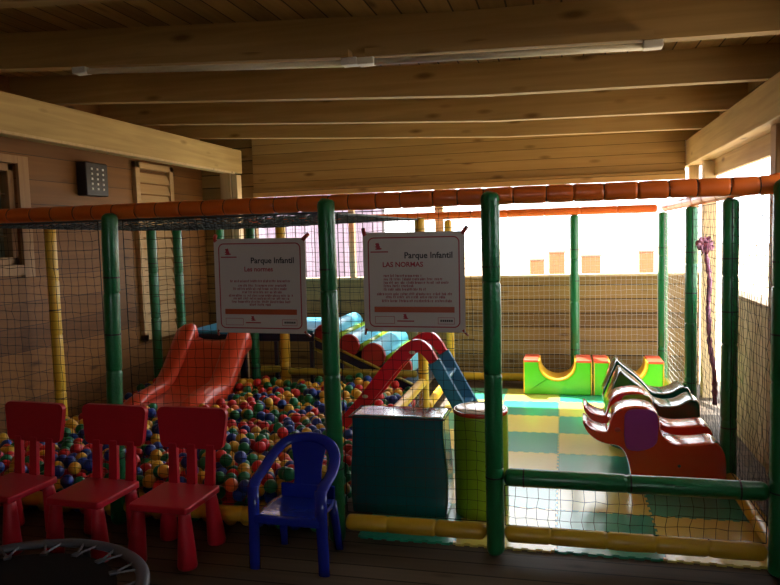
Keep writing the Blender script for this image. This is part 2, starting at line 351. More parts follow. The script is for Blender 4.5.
# ------------------------------------------------------------------ play frame: padded posts and pipes
YF, ZP = 3.39, 1.748
def padded(name, a, b_, r, mat, label, cat, group, seam=.30, cap=True, straps=(), wob=.0012, seg=18, lines=False):
    """foam sleeve with seams pinched into it; the sleeve's rounded ends; cable ties as parts"""
    a = Vector(a); b_ = Vector(b_); L = (b_-a).length; d = (b_-a)/L
    t = tag(empty(name, a), label, cat, group)
    n = max(1, round(L/seam)); pts = []; rad = []
    s = [0, .006, .016, .03] if cap else [0]
    rr = [.45, .75, .93, 1] if cap else [1]
    ev = [(x, q*r) for x, q in zip(s, rr)]
    for i in range(1, n):
        c = L*i/n+random.uniform(-.02, .02)
        for dx, q in ((-.016, 1), (-.006, .97), (0, .86), (.006, .97), (.016, 1)): ev.append((c+dx, r*q))
        ev.append((c+L/n*.5, r*(1+random.uniform(-.02, .03))))
    ev += [(L-x, q*r) for x, q in zip(s[::-1], rr[::-1])]
    ev.sort(); seams = [x for x, q in ev if abs(q-r*.86) < 1e-6]
    if lines: straps = [x/L for x in seams]
    jit = [Vector((random.uniform(-wob, wob), random.uniform(-wob, wob), random.uniform(-wob, wob)))*1.0 for _ in ev]
    bm = bmesh.new(); tube(bm, [d*x+j for (x, _), j in zip(ev, jit)], [q for _, q in ev], seg)
    link('foam_sleeve', bm, mat, t, smooth=True)
    for q in straps:
        bm = bmesh.new(); p = d*(L*q); tube(bm, [p-d*(.0022 if lines else .004), p+d*(.0022 if lines else .004)], r*(.93 if lines else 1.02), seg); link('seam_tape' if lines else 'cable_tie', bm, M['cable'], t, smooth=False)
    return t
GP = 'padded green posts'
posts = [((-2.445, 3.36, 0), (-2.39, 3.36, 1.735), .043, 'green', 'green padded post on the front fence behind the red chairs'),
         ((-1.15, 3.36, 0), (-1.152, 3.36, 1.765), .044, 'green', 'green padded front post between the two signs'),
         ((-.335, 3.36, 0), (-.335, 3.36, 1.765), .044, 'green', 'green padded front post right of the lime cylinder, where the low bar starts'),
         ((.925, 3.36, 0), (.925, 3.36, 1.765), .045, 'green', 'green padded front corner post cut by right edge of the picture'),
         ((.945, 4.46, 0), (.945, 4.46, 1.73), .045, 'green', 'green padded post on the right fence nearest the red elephants'),
         ((.945, 5.75, 0), (.945, 5.75, 1.73), .045, 'green', 'green padded post on the right fence left of the pink bow'),
         ((.935, 7.25, 0), (.935, 7.25, 1.73), .045, 'green', 'green padded post in the back right corner of the play area'),
         ((.105, 7.25, 0), (.105, 7.25, 1.73), .043, 'green', 'green padded back post behind the first green rocker'),
         ((-3.74, 5.87, 0), (-3.74, 5.87, 1.72), .044, 'green', 'green padded post against the left wall, left of the blue platform'),
         ((-3.55, 6.0, 0), (-3.55, 6.0, 1.72), .042, 'green', 'green padded post at left corner of the blue platform beside the slide'),
         ((-3.56, 6.88, 0), (-3.56, 6.88, 1.72), .043, 'green', 'green padded post in the back left corner, above left end of the left sign'),
         ((-2.80, 6.0, 0), (-2.80, 6.0, 1.72), .042, 'green', 'green padded platform post right of the slide top, behind the left sign'),
         ((-3.83, 4.64, 0), (-3.83, 4.64, 1.73), .043, 'yellow', 'yellow padded post by the left wall behind the first red chair'),
         ((-2.50, 6.0, 0), (-2.50, 6.0, 1.72), .045, 'yellow', 'yellow padded post rising from the ball pit behind the left sign'),
         ((-1.19, 5.92, 0), (-1.19, 5.92, 1.72), .045, 'yellow', 'yellow padded post at ball pit corner behind the small red slide'),
         ((-1.16, 7.25, 0), (-1.16, 7.25, 1.72), .04, 'yellow', 'slim yellow padded post on the back fence above the small red slide')]
for a, b_, r, mt, lb in posts:
    padded('padded_post', a, b_, r, M[mt], lb, 'post', GP if mt == 'green' else 'padded yellow posts', seam=.42, straps=(.22, .62, .8))
YP = 3.36+.046+.043
padded('padded_pipe', (-5.4, YP, ZP), (1.0, YP, ZP), .042, M['orange'], 'orange padded pipe along the top of the front fence', 'pipe', 'orange top pipes', seam=.135, lines=True)
padded('padded_pipe', (-3.40, 7.25, 1.765), (.885, 7.25, 1.765), .04, M['orange'], 'orange padded pipe along the top of the back fence', 'pipe', 'orange top pipes', seam=.35)
padded('padded_pipe', (.945, 3.50, 1.768), (.945, 7.2, 1.768), .038, M['orange'], 'pale lit orange pipe along top of the right fence', 'pipe', 'orange top pipes', seam=.4)
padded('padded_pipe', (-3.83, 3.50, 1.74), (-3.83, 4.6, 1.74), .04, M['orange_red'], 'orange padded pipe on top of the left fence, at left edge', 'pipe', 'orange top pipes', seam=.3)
for xa, xb, lb in ((-5.3, -2.49, 'yellow padded floor pipe behind the red chairs at left'), (-2.40, -1.197, 'yellow padded floor pipe behind the blue chair'), (-1.103, -.382, 'yellow padded floor pipe in front of the teal block'), (-.288, .877, 'yellow padded floor pipe under the front green bar')):
    padded('padded_pipe', (xa, 3.37, .103), (xb, 3.37, .103), .041, M['yellow'], lb, 'pipe', 'yellow floor pipes', seam=.22)
for a, b_, lb in (((-1.115, 7.25, .085), (.058, 7.25, .085), 'yellow padded floor pipe at foot of the back wall'), ((.152, 7.25, .085), (.885, 7.25, .085), 'yellow padded floor pipe behind the second green rocker'),
                  ((.945, 3.42, .085), (.945, 4.41, .085), 'yellow padded floor pipe at right from the front corner'), ((.945, 4.51, .085), (.945, 5.70, .085), 'yellow padded floor pipe at right behind the red elephants'), ((.945, 5.80, .085), (.945, 7.2, .085), 'yellow padded floor pipe at right running to the back corner')):
    padded('padded_pipe', a, b_, .041, M['yellow'], lb, 'pipe', 'yellow floor pipes', seam=.3)
padded('padded_bar', (-.288, 3.36, .388), (.877, 3.36, .388), .043, M['green'], 'green padded low bar between the two right front posts', 'bar', seam=.5, group=None, straps=(.08, .5, .9))
padded('padded_rail', (-1.19, 4.0, .305), (-1.19, 5.87, .305), .04, M['yellow'], 'yellow padded rail between ball pit and mats, under the small slide', 'rail', None, seam=.4)
padded('padded_pipe', (-1.17, 5.98, .07), (-1.17, 7.2, .07), .04, M['yellow'], 'yellow padded floor pipe from pit corner to the back wall', 'pipe', 'yellow floor pipes', seam=.3)
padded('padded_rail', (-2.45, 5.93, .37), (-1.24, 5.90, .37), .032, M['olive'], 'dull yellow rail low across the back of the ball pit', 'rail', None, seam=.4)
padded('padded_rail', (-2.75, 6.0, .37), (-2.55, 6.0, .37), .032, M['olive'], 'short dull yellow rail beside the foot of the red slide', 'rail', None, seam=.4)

# ------------------------------------------------------------------ nets
def net(name, O, u, v, W, H, mat, label, group=None, cell=.05, r=.0013, wob=.006, sag=0, knots=False, rope=True, bulge=0):
    O = Vector(O); u = Vector(u).normalized(); v = Vector(v).normalized(); nrm = u.cross(v)
    nu = max(2, round(W/cell)); nv = max(2, round(H/cell))
    G = {}
    ph = random.uniform(0, 6)
    for i in range(nu+1):
        for j in range(nv+1):
            a, b_ = i/nu, j/nv; edge = min(i, j, nu-i, nv-j) == 0
            k = 0 if edge else 1
            du = k*(random.uniform(-wob, wob)*.6+wob*math.sin(3*b_+ph+2*a)); dv = k*(random.uniform(-wob, wob)*.6+wob*math.sin(2.5*a*W+ph)*1.2)
            dn = k*random.uniform(-wob, wob)+sag*4*a*(1-a)*4*b_*(1-b_)/1.0*.5-sag*.5*(4*a*(1-a))*0+bulge*math.sin(PI*a)*math.sin(PI*b_)
            G[i, j] = O+u*(W*a+du)+v*(H*b_+dv)+nrm*dn
    V = []; F = []
    def line(ps, e1, e2, rr):
        base = len(V)
        for p in ps:
            for k in range(3):
                an = 2*PI*k/3+.5; V.append(p+(e1*math.cos(an)+e2*math.sin(an))*rr)
        for q in range(len(ps)-1):
            for k in range(3):
                a = base+3*q+k; b2 = base+3*q+(k+1) % 3; F.append((a, b2, b2+3, a+3))
    for i in range(nu+1): line([G[i, j] for j in range(nv+1)], u, nrm, r*(2.2 if rope and i in (0, nu) else 1))
    for j in range(nv+1): line([G[i, j] for i in range(nu+1)], v, nrm, r*(2.2 if rope and j in (0, nv) else 1))
    if knots:
        for p in G.values():
            b0 = len(V); s = r*2.4
            for d in ((s, 0, 0), (-s, 0, 0), (0, s, 0), (0, -s, 0), (0, 0, s), (0, 0, -s)): V.append(p+Vector(d))
            for f in ((0, 2, 4), (2, 1, 4), (1, 3, 4), (3, 0, 4), (2, 0, 5), (1, 2, 5), (3, 1, 5), (0, 3, 5)): F.append(tuple(b0+x for x in f))
    me = bpy.data.meshes.new(name); me.from_pydata([tuple(p-O) for p in V], [], F); me.materials.append(mat)
    o = bpy.data.objects.new(name, me); COL.objects.link(o); o.location = O
    return tag(o, label, 'net', group)
X_, Y_, Z_ = (1, 0, 0), (0, 1, 0), (0, 0, 1)
YN = 3.395
net('safety_net', (-4.95, YN, .145), X_, Z_, 2.46, 1.55, M['net'], 'dark safety net panel behind the first two red chairs at left', 'front net panels')
net('safety_net', (-2.335, YN, .145), X_, Z_, 1.135, 1.55, M['net'], 'dark safety net panel behind the left sign and blue chair', 'front net panels')
net('safety_net', (-1.105, YN, .145), X_, Z_, .725, 1.55, M['net'], 'dark safety net panel behind the right sign', 'front net panels')
net('safety_net', (-.288, YN-.02, .142), X_, Z_, 1.165, .20, M['net'], 'low dark net strip under the green bar', 'front net panels', cell=.052, wob=.008)
net('ceiling_net', (-3.75, 3.52, 1.705), X_, Y_, 2.55, 2.35, M['net_blue'], 'blue grey net stretched overhead above the ball pit', None, sag=-.09, r=.0036)
net('safety_net', (-1.115, 7.24, .13), X_, Z_, 1.17, 1.59, M['net_light'], 'pale net panel in front of the back wall left of the back green post', 'back net panels', r=.0011)
net('safety_net', (.152, 7.24, .13), X_, Z_, .733, 1.59, M['net_light'], 'pale net panel in front of the back wall above the second green rocker', 'back net panels', r=.0011)
net('safety_net', (-3.39, 7.24, .75), X_, Z_, 2.18, .97, M['net'], 'dark net panel above the blue platform at the back left', 'back net panels', r=.0011)
for y0, y1, lb in ((3.42, 4.41, 'knotted net panel at right beside the front corner post'), (4.51, 5.70, 'knotted net panel at right behind the elephants, left of the wide green post'), (5.80, 7.2, 'knotted net panel at the back end of the right fence')):
    net('safety_net', (.945, y0, .13), Y_, Z_, y1-y0, 1.59, M['net_light'] if y0 > 5 else M['net'], lb, 'right net panels', knots=True, r=.0013)
net('barrier_net', (-1.19, 4.0, .03), Y_, Z_, 1.87, .235, M['net_light'], 'low net under the yellow rail beside the ball pit', None)

# ------------------------------------------------------------------ foam floor tiles
def tile_edge(p, q, male, teeth=7, d=.013):
    """jigsaw edge from p to q"""
    p = Vector(p); q = Vector(q); t = (q-p); L = t.length; t /= L; n = Vector((t.y, -t.x)); out = []
    s = L/(teeth+.0)
    for k in range(teeth):
        c = (k+.5)*s
        if male is None: continue
        h = d*(1 if male else -1)
        for a, b_ in ((-.22, 0), (-.30, .95), (.30, .95), (.22, 0)): out.append(p+t*(c+a*s)+n*(h*b_))
    return [p]+out
TX0, TY0, TX, TY = -1.06, 3.42, .5025, .515
names_row = ['front', 'second', 'third', 'fourth', 'fifth', 'sixth', 'back']
names_col = ['far left', 'second from left', 'third from left', 'right-hand']
for i in range(4):
    for j in range(7):
        x0, y0 = TX0+i*TX, TY0+j*TY; g = .0012; x1, y1 = x0+TX-g, y0+TY-g; x0 += g; y0 += g
        yel = (i+j) % 2 == 1
        x1c = x1
        pts = tile_edge((x0, y0), (x1, y0), True if j == 0 else False)+tile_edge((x1, y0), (x1, y1), True if i < 3 else None)+tile_edge((x1, y1), (x0, y1), True if j < 6 else None)+tile_edge((x0, y1), (x0, y0), False if i > 0 else None)
        if j > 0:   # receive the teeth of the neighbour: same places seen from both sides
            pass
        bm = bmesh.new(); prism(bm, [(p[0], p[1]) for p in pts], 0.0, .012, 'Z')
        thing_mesh('foam_floor_tile', bm, M['tile_y' if yel else 'tile_g'], '%s foam floor tile, %s row from the front, %s column' % ('yellow' if yel else 'green', names_row[j], names_col[i]), 'floor tile', 'yellow foam floor tiles' if yel else 'green foam floor tiles', loc=((x0+x1)/2, (y0+y1)/2, 0))

# ------------------------------------------------------------------ soft blocks, rockers, animals
ZT = .0125
t = tag(empty('soft_block', (-.88, 3.83, ZT)), 'teal vinyl soft block with shiny top behind the front net', 'soft block')
soft_block = t
bm = bx(-1.145, -.61, 3.705, 3.95, ZT, .575); bmesh.ops.subdivide_edges(bm, edges=bm.edges[:], cuts=5, use_grid_fill=True)
for v in bm.verts:
    v.co.x += (.010 if abs(v.co.x+.88) > .25 else 0)*math.sin(v.co.z*9)*(1 if v.co.x > -.88 else -1); v.co.y -= .012*math.sin(PI*(v.co.x+1.145)/.535)*math.sin(PI*v.co.z/.575)*(1 if v.co.y < 3.8 else 0)
    if v.co.z > .57: v.co.z += .003*math.sin(38*v.co.x+25*v.co.y)
P('padded_body', bm, M['teal'], t, bevel=.014)
bm = bmesh.new(); pp = [(-1.148, 3.70), (-.607, 3.70), (-.607, 3.953), (-1.148, 3.953)]
tube(bm, [(x, y, .566) for x, y in pp]+[(*pp[0], .566)], .005, 6); P('top_piping', bm, M['seam'], t)
soft_block.location.x -= .028
t = tag(empty('soft_cylinder', (-.445, 3.86, ZT)), 'lime vinyl soft cylinder with red rim beside the teal block', 'soft cylinder')
bm = bmesh.new(); tube(bm, [(-.445, 3.86, z) for z in (ZT, .02, .2, .4, .57, .585)], [.148, .15, .151, .151, .15, .147], 36); smooth_angle(P('padded_body', bm, M['lime'], t))
bm = bmesh.new(); tube(bm, [(-.445, 3.86, z) for z in (.578, .586, .594, .6)], [.151, .154, .153, .148], 36); smooth_angle(P('red_rim', bm, M['redvinyl'], t))['label'] = 'red rim around the top'
bm = bmesh.new(); tube(bm, [(-.445, 3.86, z) for z in (.6005, .606, .610)], [.143, .13, .06], 36); P('top_pad', bm, M['cream'], t, smooth=True)['label'] = 'pale shiny top pad'
t.location.x -= .012

def rocker(x0, x1, label):
    y0, y1, h = 6.80, 7.13, .335; cx = (x0+x1)/2; wU = .175; d = .19
    t = tag(empty('soft_rocker', (cx, (y0+y1)/2, ZT)), label, 'soft rocker', 'green soft rockers by the back wall')
    arc = [(cx-wU*math.cos(a), h-d*math.sin(a)**.8) for a in np.linspace(0, PI, 19)]
    bm = bmesh.new(); prism(bm, [(x0, ZT), (x0, h)]+arc+[(x1, h), (x1, ZT)], y0, y1, 'Y'); P('padded_body', bm, M['limegreen'], t, bevel=.012)
    arc2 = [(cx-(wU-.012)*math.cos(a), h+.004-(d-.012)*math.sin(a)**.8) for a in np.linspace(0, PI, 19)]
    bm = bmesh.new(); prism(bm, arc2+arc[::-1], y0-.008, y1+.004, 'Y'); smooth_angle(P('saddle_lining', bm, M['yellow'], t))['label'] = 'yellow lining of the curved hollow'
    for a, b_ in ((x0-.004, cx-wU), (cx+wU, x1+.004)):
        bm = bx(a, b_, y0-.006, y1+.004, h-.012, h+.012); P('top_pad', bm, M['coral'], t, bevel=.008)['label'] = 'coral red top pad'
    for x in (x0, x1):
        bm = bmesh.new(); tube(bm, [(x, y0-.002, ZT+.005), (x, y0-.002, h)], .006, 6); P('edge_piping', bm, M['yellow'], t)
rocker(-.38, .245, 'green soft rocker with yellow hollow and coral top, left of the two')
rocker(.27, .885, 'green soft rocker partly hidden behind the dark green animals')

def animal(outline, y0, th, mat, rnd=.014, crown=.006):
    """padded flat toy: outline extruded, its rim rounded off"""
    pts = outline; n = len(pts)
    cx = sum(p[0] for p in pts)/n; cz = sum(p[1] for p in pts)/n
    # inward offset by vertex normals
    def inset(d):
        out = []
        for i in range(n):
            a, b_, c = Vector(pts[i-1]), Vector(pts[i]), Vector(pts[(i+1) % n])
            t = (c-a); t = t/t.length if t.length > 1e-9 else Vector((1, 0)); nn = Vector((-t.y, t.x))
            out.append(b_+nn*d*sgn)
        return out
    area = sum(pts[i][0]*pts[(i+1) % n][1]-pts[(i+1) % n][0]*pts[i][1] for i in range(n)); sgn = 1 if area > 0 else -1
    bm = bmesh.new(); rings = []
    for d, yy in ((rnd*.30, 0), (rnd*.08, .35*rnd), (-.002, rnd), (-.2*crown-.002, th*.2), (-.75*crown, th*.35), (-crown, th*.5), (-.75*crown, th*.65), (-.2*crown-.002, th*.8), (-.002, th-rnd), (rnd*.08, th-.35*rnd), (rnd*.30, th)):
        rings.append([bm.verts.new((p[0], y0+yy, p[1])) for p in inset(d)])
    for A, B in zip(rings, rings[1:]):
        for i in range(n): bm.faces.new((A[i], A[(i+1) % n], B[(i+1) % n], B[i]))
    f1 = bm.faces.new(rings[0]); f2 = bm.faces.new(rings[-1][::-1])
    for f_ in (f1, f2): f_.normal_update()
    bmesh.ops.triangulate(bm, faces=[f1, f2], ngon_method='EAR_CLIP')
    return bm
ELE = [(.385, ZT), (.378, .142), (.350, .250), (.323, .288), (.295, .303), (.226, .309), (.175, .332), (.137, .364), (.115, .398), (.105, .428), (.112, .440), (.127, .428), (.15, .402), (.194, .380), (.238, .372), (.252, .40), (.262, .458), (.286, .498), (.332, .524), (.4, .536), (.461, .533), (.510, .512), (.532, .468), (.536, .40), (.553, .357), (.607, .326), (.679, .318), (.774, .329), (.826, .338), (.860, .322), (.882, .284), (.892, .237), (.893, .12), (.888, ZT)]
EAR = [(.340, .447), (.342, .495), (.369, .520), (.480, .524), (.514, .504), (.524, .455), (.522, .362), (.512, .322), (.48, .296), (.425, .278), (.366, .280), (.344, .303), (.338, .368)]
def elephant(y0, th, label, earmat, earlabel, sx=0):
    t = tag(empty('elephant_seat', (.6+sx, y0+th/2, ZT)), label, 'soft animal', 'red elephant soft seats')
    sh = lambda pts: [(p[0]+sx, p[1]) for p in pts]
    smooth_angle(P('padded_body', animal(sh(chaikin(ELE, 1)), y0, th, None), M['redvinyl'], t), .9)
    for yy, s in ((y0-.008, 1), (y0+th-.004, 1)):
        smooth_angle(P('ear', animal(sh(chaikin(EAR, 2)), yy, .012, None, .006, 0), M[earmat], t), .9)['label'] = earlabel
    for yy in (y0+.002, y0+th-.002):
        bm = bmesh.new(); sphere(bm, (.300+sx, yy, .398), .020, 12, 8, (1, .25, .8)); P('eye', bm, M['dullred'], t, smooth=True)
    bm = bmesh.new(); sphere(bm, (.117+sx, y0+th/2, .430), .022, 12, 8, (.62, th/.055, .7)); P('trunk_tip', bm, M['cream'], t, smooth=True)['label'] = 'pale tip of the trunk'
    bm = bmesh.new(); sphere(bm, (.640+sx, y0+.001, .196), .010, 10, 6, (1, .4, 1)); P('button', bm, M['black'], t, smooth=True)
elephant(4.25, .22, 'red vinyl elephant seat with purple ear, nearest of the animals', 'purple', 'purple ear flap')
elephant(4.64, .22, 'red vinyl elephant seat with lime ear, behind the purple-eared one', 'lime', 'lime green ear flap', .012)
CROC = [(.31, ZT), (.305, .20), (.278, .300), (.272, .350), (.314, .454), (.368, .586), (.385, .590), (.400, .572), (.512, .480), (.577, .412), (.613, .361), (.692, .346), (.763, .359), (.815, .396), (.850, .405), (.882, .390), (.893, .347), (.893, .15), (.885, ZT)]
def croc(y0, th, label, sx=0, sz=1):
    t = tag(empty('animal_seat', (.6+sx, y0+th/2, ZT)), label, 'soft animal', 'dark green animal soft seats')
    smooth_angle(P('padded_body', animal([(p[0]+sx, ZT+(p[1]-ZT)*sz) for p in chaikin(CROC, 1)], y0, th, None), M['darkgreen'], t), .9)
    for yy in (y0+.002, y0+th-.002):
        bm = bmesh.new(); sphere(bm, (.345+sx, yy, .44), .014, 10, 8, (1, .3, 1)); P('eye', bm, M['black'], t, smooth=True)
croc(5.05, .25, 'dark green animal seat with pointed head just behind the elephants')
croc(5.45, .26, 'dark green animal seat with pointed head, rearmost of the animals', .005, 1.0)

# ------------------------------------------------------------------ blue platform, roller ramp
t = tag(empty('play_platform', (-2.85, 6.5, 0)), 'blue topped play platform on posts behind the red slide', 'platform')
bm = bx(-3.49, -2.24, 6.055, 7.04, .62, .70); bx(-3.49, -2.86, 5.94, 6.06, .62, .70, bm); P('deck_board', bm, M['navy'], t, bevel=.01)
bm = bx(-3.48, -2.25, 6.06, 7.03, .70, .73); bx(-3.48, -2.87, 5.945, 6.07, .70, .73, bm); P('mat', bm, M['blue_mat'], t, bevel=.01)
for x, y in ((-3.40, 6.99), (-2.30, 6.99)):
    bm = bx(x-.03, x+.03, y-.03, y+.03, 0, .62); P('leg', bm, M['navy'], t)
for x in (-3.43, -2.62, -2.27):
    bm = bx(x-.015, x+.015, 6.06, 6.10, 0, .62); P('leg', bm, M['navy'], t)
t = tag(empty('roller_ramp', (-1.7, 6.45, 0)), 'navy sided ramp with red ended blue rollers descending from the platform', 'ramp')
RA, RB = Vector((-2.20, .60)), Vector((-1.25, .17))
for y0 in (5.975, 6.98):
    dn = .09
    bm = bmesh.new(); prism(bm, [(RA.x, RA.y-.03), (RA.x, RA.y+.075), (RB.x, RB.y+.075), (RB.x, RB.y-.03)], y0, y0+.035, 'Y'); P('side_board', bm, M['navy'], t, bevel=.006)
    for off in (.070, -.03):
        bm = bmesh.new(); tube(bm, [(RA.x, y0-.006, RA.y+off), (RB.x, y0-.006, RB.y+off)], .013, 8); P('edge_trim', bm, M['olive'], t, smooth=True)
bm = bmesh.new(); prism(bm, [(RA.x, RA.y-.01), (RA.x, RA.y+.03), (RB.x, RB.y+.03), (RB.x, RB.y-.01)], 6.01, 6.98, 'Y'); P('ramp_bed', bm, M['navy'], t)
for (cx, cz, r) in ((-2.12, .700, .090), (-1.885, .600, .100), (-1.66, .510, .112), (-1.41, .405, .106)):
    bm = bmesh.new(); tube(bm, [(cx, 6.02, cz), (cx, 6.5, cz), (cx, 6.97, cz)], [r, r*1.01, r], 28); ro = smooth_angle(P('roller', bm, M['sky_vinyl'], t))
    bm = bmesh.new(); tube(bm, [(cx, 5.99, cz), (cx, 6.0, cz), (cx, 6.019, cz)], [r*.93, r*1.0, r*1.0], 28); bmesh.ops.translate(bm, vec=-t.location, verts=bm.verts); smooth_angle(link('end_cap', bm, M['dullred'], ro))['label'] = 'dull red round end of the roller'
    if cx > -2.0:
        bm = bmesh.new(); tube(bm, [(cx-.12, 6.02, cz+.065), (cx-.12, 6.97, cz+.065)], .035, 12); P('spacer_pad', bm, M['lime'], t, smooth=True)['label'] = 'lime pad between rollers'

# ------------------------------------------------------------------ big red slide (down from the platform toward the front)
t = tag(empty('slide', (-3.165, 5.3, .2)), 'wide orange red plastic slide running down into the ball pit', 'slide')
prof = chaikin([(5.955, .655), (5.86, .655), (5.78, .61), (5.6, .43), (5.48, .32), (5.38, .275), (5.15, .25), (4.86, .245)], 2, False)
rail = chaikin([(5.93, .80), (5.88, .815), (5.80, .745), (5.6, .52), (5.46, .395), (5.36, .365), (5.15, .350), (5.0, .325), (4.88, .27)], 2, False)
def interp(tab, y):
    for (a, za), (b_, zb) in zip(tab, tab[1:]):
        if b_ <= y <= a: return za+(zb-za)*(y-a)/(b_-a+1e-12)
    return tab[0][1] if y > tab[0][0] else tab[-1][1]
ys = np.linspace(5.93, 4.88, 44)
def sweep_x(sec):   # sec(y) -> closed list of (x,z)
    bm = bmesh.new(); rings = [[bm.verts.new((x, y, z)) for x, z in sec(float(y))] for y in ys]; n = len(rings[0])
    for A, B in zip(rings, rings[1:]):
        for i in range(n): bm.faces.new((A[i], A[(i+1) % n], B[(i+1) % n], B[i]))
    bm.faces.new(rings[0]); bm.faces.new(rings[-1][::-1]); return bm
CX = -3.165; xl, xr = CX-.25, CX+.25
def bed(y):
    z = interp(prof, y); return [(xl+.06, z+.03), (xl+.13, z+.002), (CX, z-.004), (xr-.13, z+.002), (xr-.06, z+.03), (xr-.06, z-.025), (CX, z-.03), (xl+.06, z-.025)]
P('slide_bed', sweep_x(bed), M['slide_red'], t, smooth=True)
for s in (-1, 1):
    def side(y, s=s):
        z = interp(prof, y); zr = max(interp(rail, y), z+.03); xo = CX+s*.37; xi = CX+s*.165
        return [(xi, z-.01), (xi+s*.012, z+(zr-z)*.6), (xi+s*.03, zr-.012), (xi+s*.06, zr), (xi+s*.12, zr-.008), (xo-s*.02, zr-.045), (xo, z-.02), (xo-s*.004, z-.09), (xi+s*.06, z-.09)]
    P('side_wall', sweep_x(side), M['slide_red'], t, smooth=True)

# ------------------------------------------------------------------ small red and blue toddler slide
t = tag(empty('toddler_slide', (-1.0, 4.8, 0)), 'small red toddler slide with blue ladder legs behind the teal block', 'slide')
def strip(pts, w, y0, y1, name, mat):
    pts = [Vector(p) for p in pts]; A = []; B = []
    for i, p in enumerate(pts):
        d = pts[min(i+1, len(pts)-1)]-pts[max(i-1, 0)]; d.normalize(); n = Vector((-d.y, d.x)); ww = w[i] if isinstance(w, list) else w
        A.append(p+n*ww/2); B.append(p-n*ww/2)
    bm = bmesh.new(); prism(bm, [tuple(p) for p in A+B[::-1]], y0, y1, 'Y'); return P(name, bm, mat, t, bevel=.008)
red = chaikin([(-1.60, .17), (-1.50, .275), (-1.32, .47), (-1.17, .66), (-1.04, .795), (-.955, .835), (-.90, .79), (-.852, .715)], 2, False)
for y0 in (4.60, 4.98):
    strip(red, [.060+.036*math.sin(PI*min(1, i/len(red)*1.1)) for i in range(len(red))], y0, y0+.045, 'side_rail', M['kid_red'])
    strip(chaikin([(-.855, .72), (-.77, .56), (-.66, .36), (-.48, .04), (-.465, ZT+.02)], 1, False), .085, y0, y0+.045, 'ladder_leg', M['kid_blue'])['label'] = 'blue ladder leg'
    for c in ((-1.0, .782), (-1.34, .47)):
        bm = bmesh.new(); sphere(bm, (c[0], y0-.0005, c[1]), .016, 12, 8, (1.4, .12, .8)); P('plug', bm, M['cream'], t, smooth=True)
bedp = [(x, z-.03) for x, z in red[:int(len(red)*.72)]]
strip(bedp, .018, 4.646, 4.979, 'chute', M['kid_red'])
for (x, z) in ((-.80, .60), (-.68, .385), (-.57, .18)):
    bm = bmesh.new(); box(bm, (x, 4.8125, z), (.085, .333, .022)); P('step', bm, M['kid_blue'], t, bevel=.006)['label'] = 'blue ladder step'

# ------------------------------------------------------------------ ball pit
BR = .0375
def surf(x, y):
    return .255+.05*min(1, max(0, (y-3.5)/2.3))+.028*math.sin(3.1*x+1)*math.sin(2.3*y)+.02*math.sin(7*x-4*y)
def blocked(x, y, z):
    if -3.58 < x < -2.75 and 4.80 < y < 6:      # under the slide
        return z > interp(prof, y)-.10-BR or x > 0
    return False
cand = []
sx = 2*BR*1.02; rows = int(2.42/(sx*.866)); lay = int(.42/(sx*.816))
for k in range(lay):
    for j in range(rows+1):
        for i in range(int(2.55/sx)+1):
            x = -3.70+i*sx+(j % 2)*sx/2+(k % 3)*sx/3; y = 3.475+j*sx*.866+(k % 3)*sx*.29; z = BR+.002+k*sx*.816
            p = np.array((x, y, z))+np.random.uniform(-.034, .034, 3)*(1, 1, .6)
            if -3.72 < x < -1.275 and 3.47 < y < 5.86 and p[2] < surf(x, y)-.02+.03*np.random.rand() and not blocked(*p): cand.append(p)
Pb = np.array(cand)
lo = np.array((-3.80, 3.447, BR)); hi = np.array((-1.272, 5.845, 1.0))
for it in range(34):
    kd = kdtree.KDTree(len(Pb))
    for i, p in enumerate(Pb): kd.insert(p, i)
    kd.balance(); D = np.zeros_like(Pb)
    for i, p in enumerate(Pb):
        for co, j, ds in kd.find_range(p, 2*BR*.999):
            if j > i:
                if ds < 1e-6: continue
                v = (np.array(co)-p)/ds*(2*BR-ds)*.5; D[i] -= v*.55; D[j] += v*.55
    Pb = np.clip(Pb+D-np.array((0, 0, .0006)), lo, hi)
# the kid slide's foot lies on the balls: leave room for it, and for posts
keep = [i for i, p in enumerate(Pb) if not (p[0] > -1.66 and 4.55 < p[1] < 5.08 and p[2] > .02+(p[0]+1.62)*1.05-BR+.04 and p[0] < -1.2 and p[2] > .12) and (p[0]+3.83)**2+(p[1]-4.64)**2 > .09**2 and (p[0]+3.74)**2+(p[1]-5.87)**2 > .09**2 and not (-3.58 < p[0] < -2.75 and 4.80 < p[1] and p[2] > interp(prof, float(p[1]))-.03-BR-.075)]
Pb = Pb[keep]
# how open each ball is to the sky or to the front net
kd = kdtree.KDTree(len(Pb))
for i, p in enumerate(Pb): kd.insert(p, i)
kd.balance()
C = np.array((0, 0, 1.57)); score = []
for i, p in enumerate(Pb):
    d = C-p; dist = np.linalg.norm(d); d /= dist; blk = 0
    for co, j, ds in kd.find_range(p+d*.09, .15):
        if j == i: continue
        v = np.array(co)-p; tt = v@d
        if tt > 0.01:
            q = np.linalg.norm(v-d*tt)
            blk += max(0, 1-q/(1.5*BR))
    hid = 0
    # behind chairs, blue chair seat or the slide
    if -3.58 < p[0] < -2.75 and p[1] > 4.80: hid = 1
    px = 390+FPX*(Vector(p-C)@R2)/(Vector(p-C)@Fv); py = 292.5-FPX*(Vector(p-C)@U2)/(Vector(p-C)@Fv)
    if px < 2 : hid = 1
    score.append((blk+hid*5+.06*dist, i))
score.sort()
pick = [i for _, i in score[:300]]; pset = set(pick)
cols = ['yellow']*30+['red']*24+['blue']*22+['green']*22+['orange']*3
protos = {}
for k in BALLC:
    bm = bmesh.new(); sphere(bm, (0, 0, 0), BR, 20, 12)
    me = bpy.data.meshes.new('pit_ball'); bm.to_mesh(me); bm.free(); me.materials.append(M['ball_'+k])
    for f in me.polygons: f.use_smooth = True
    protos[k] = me
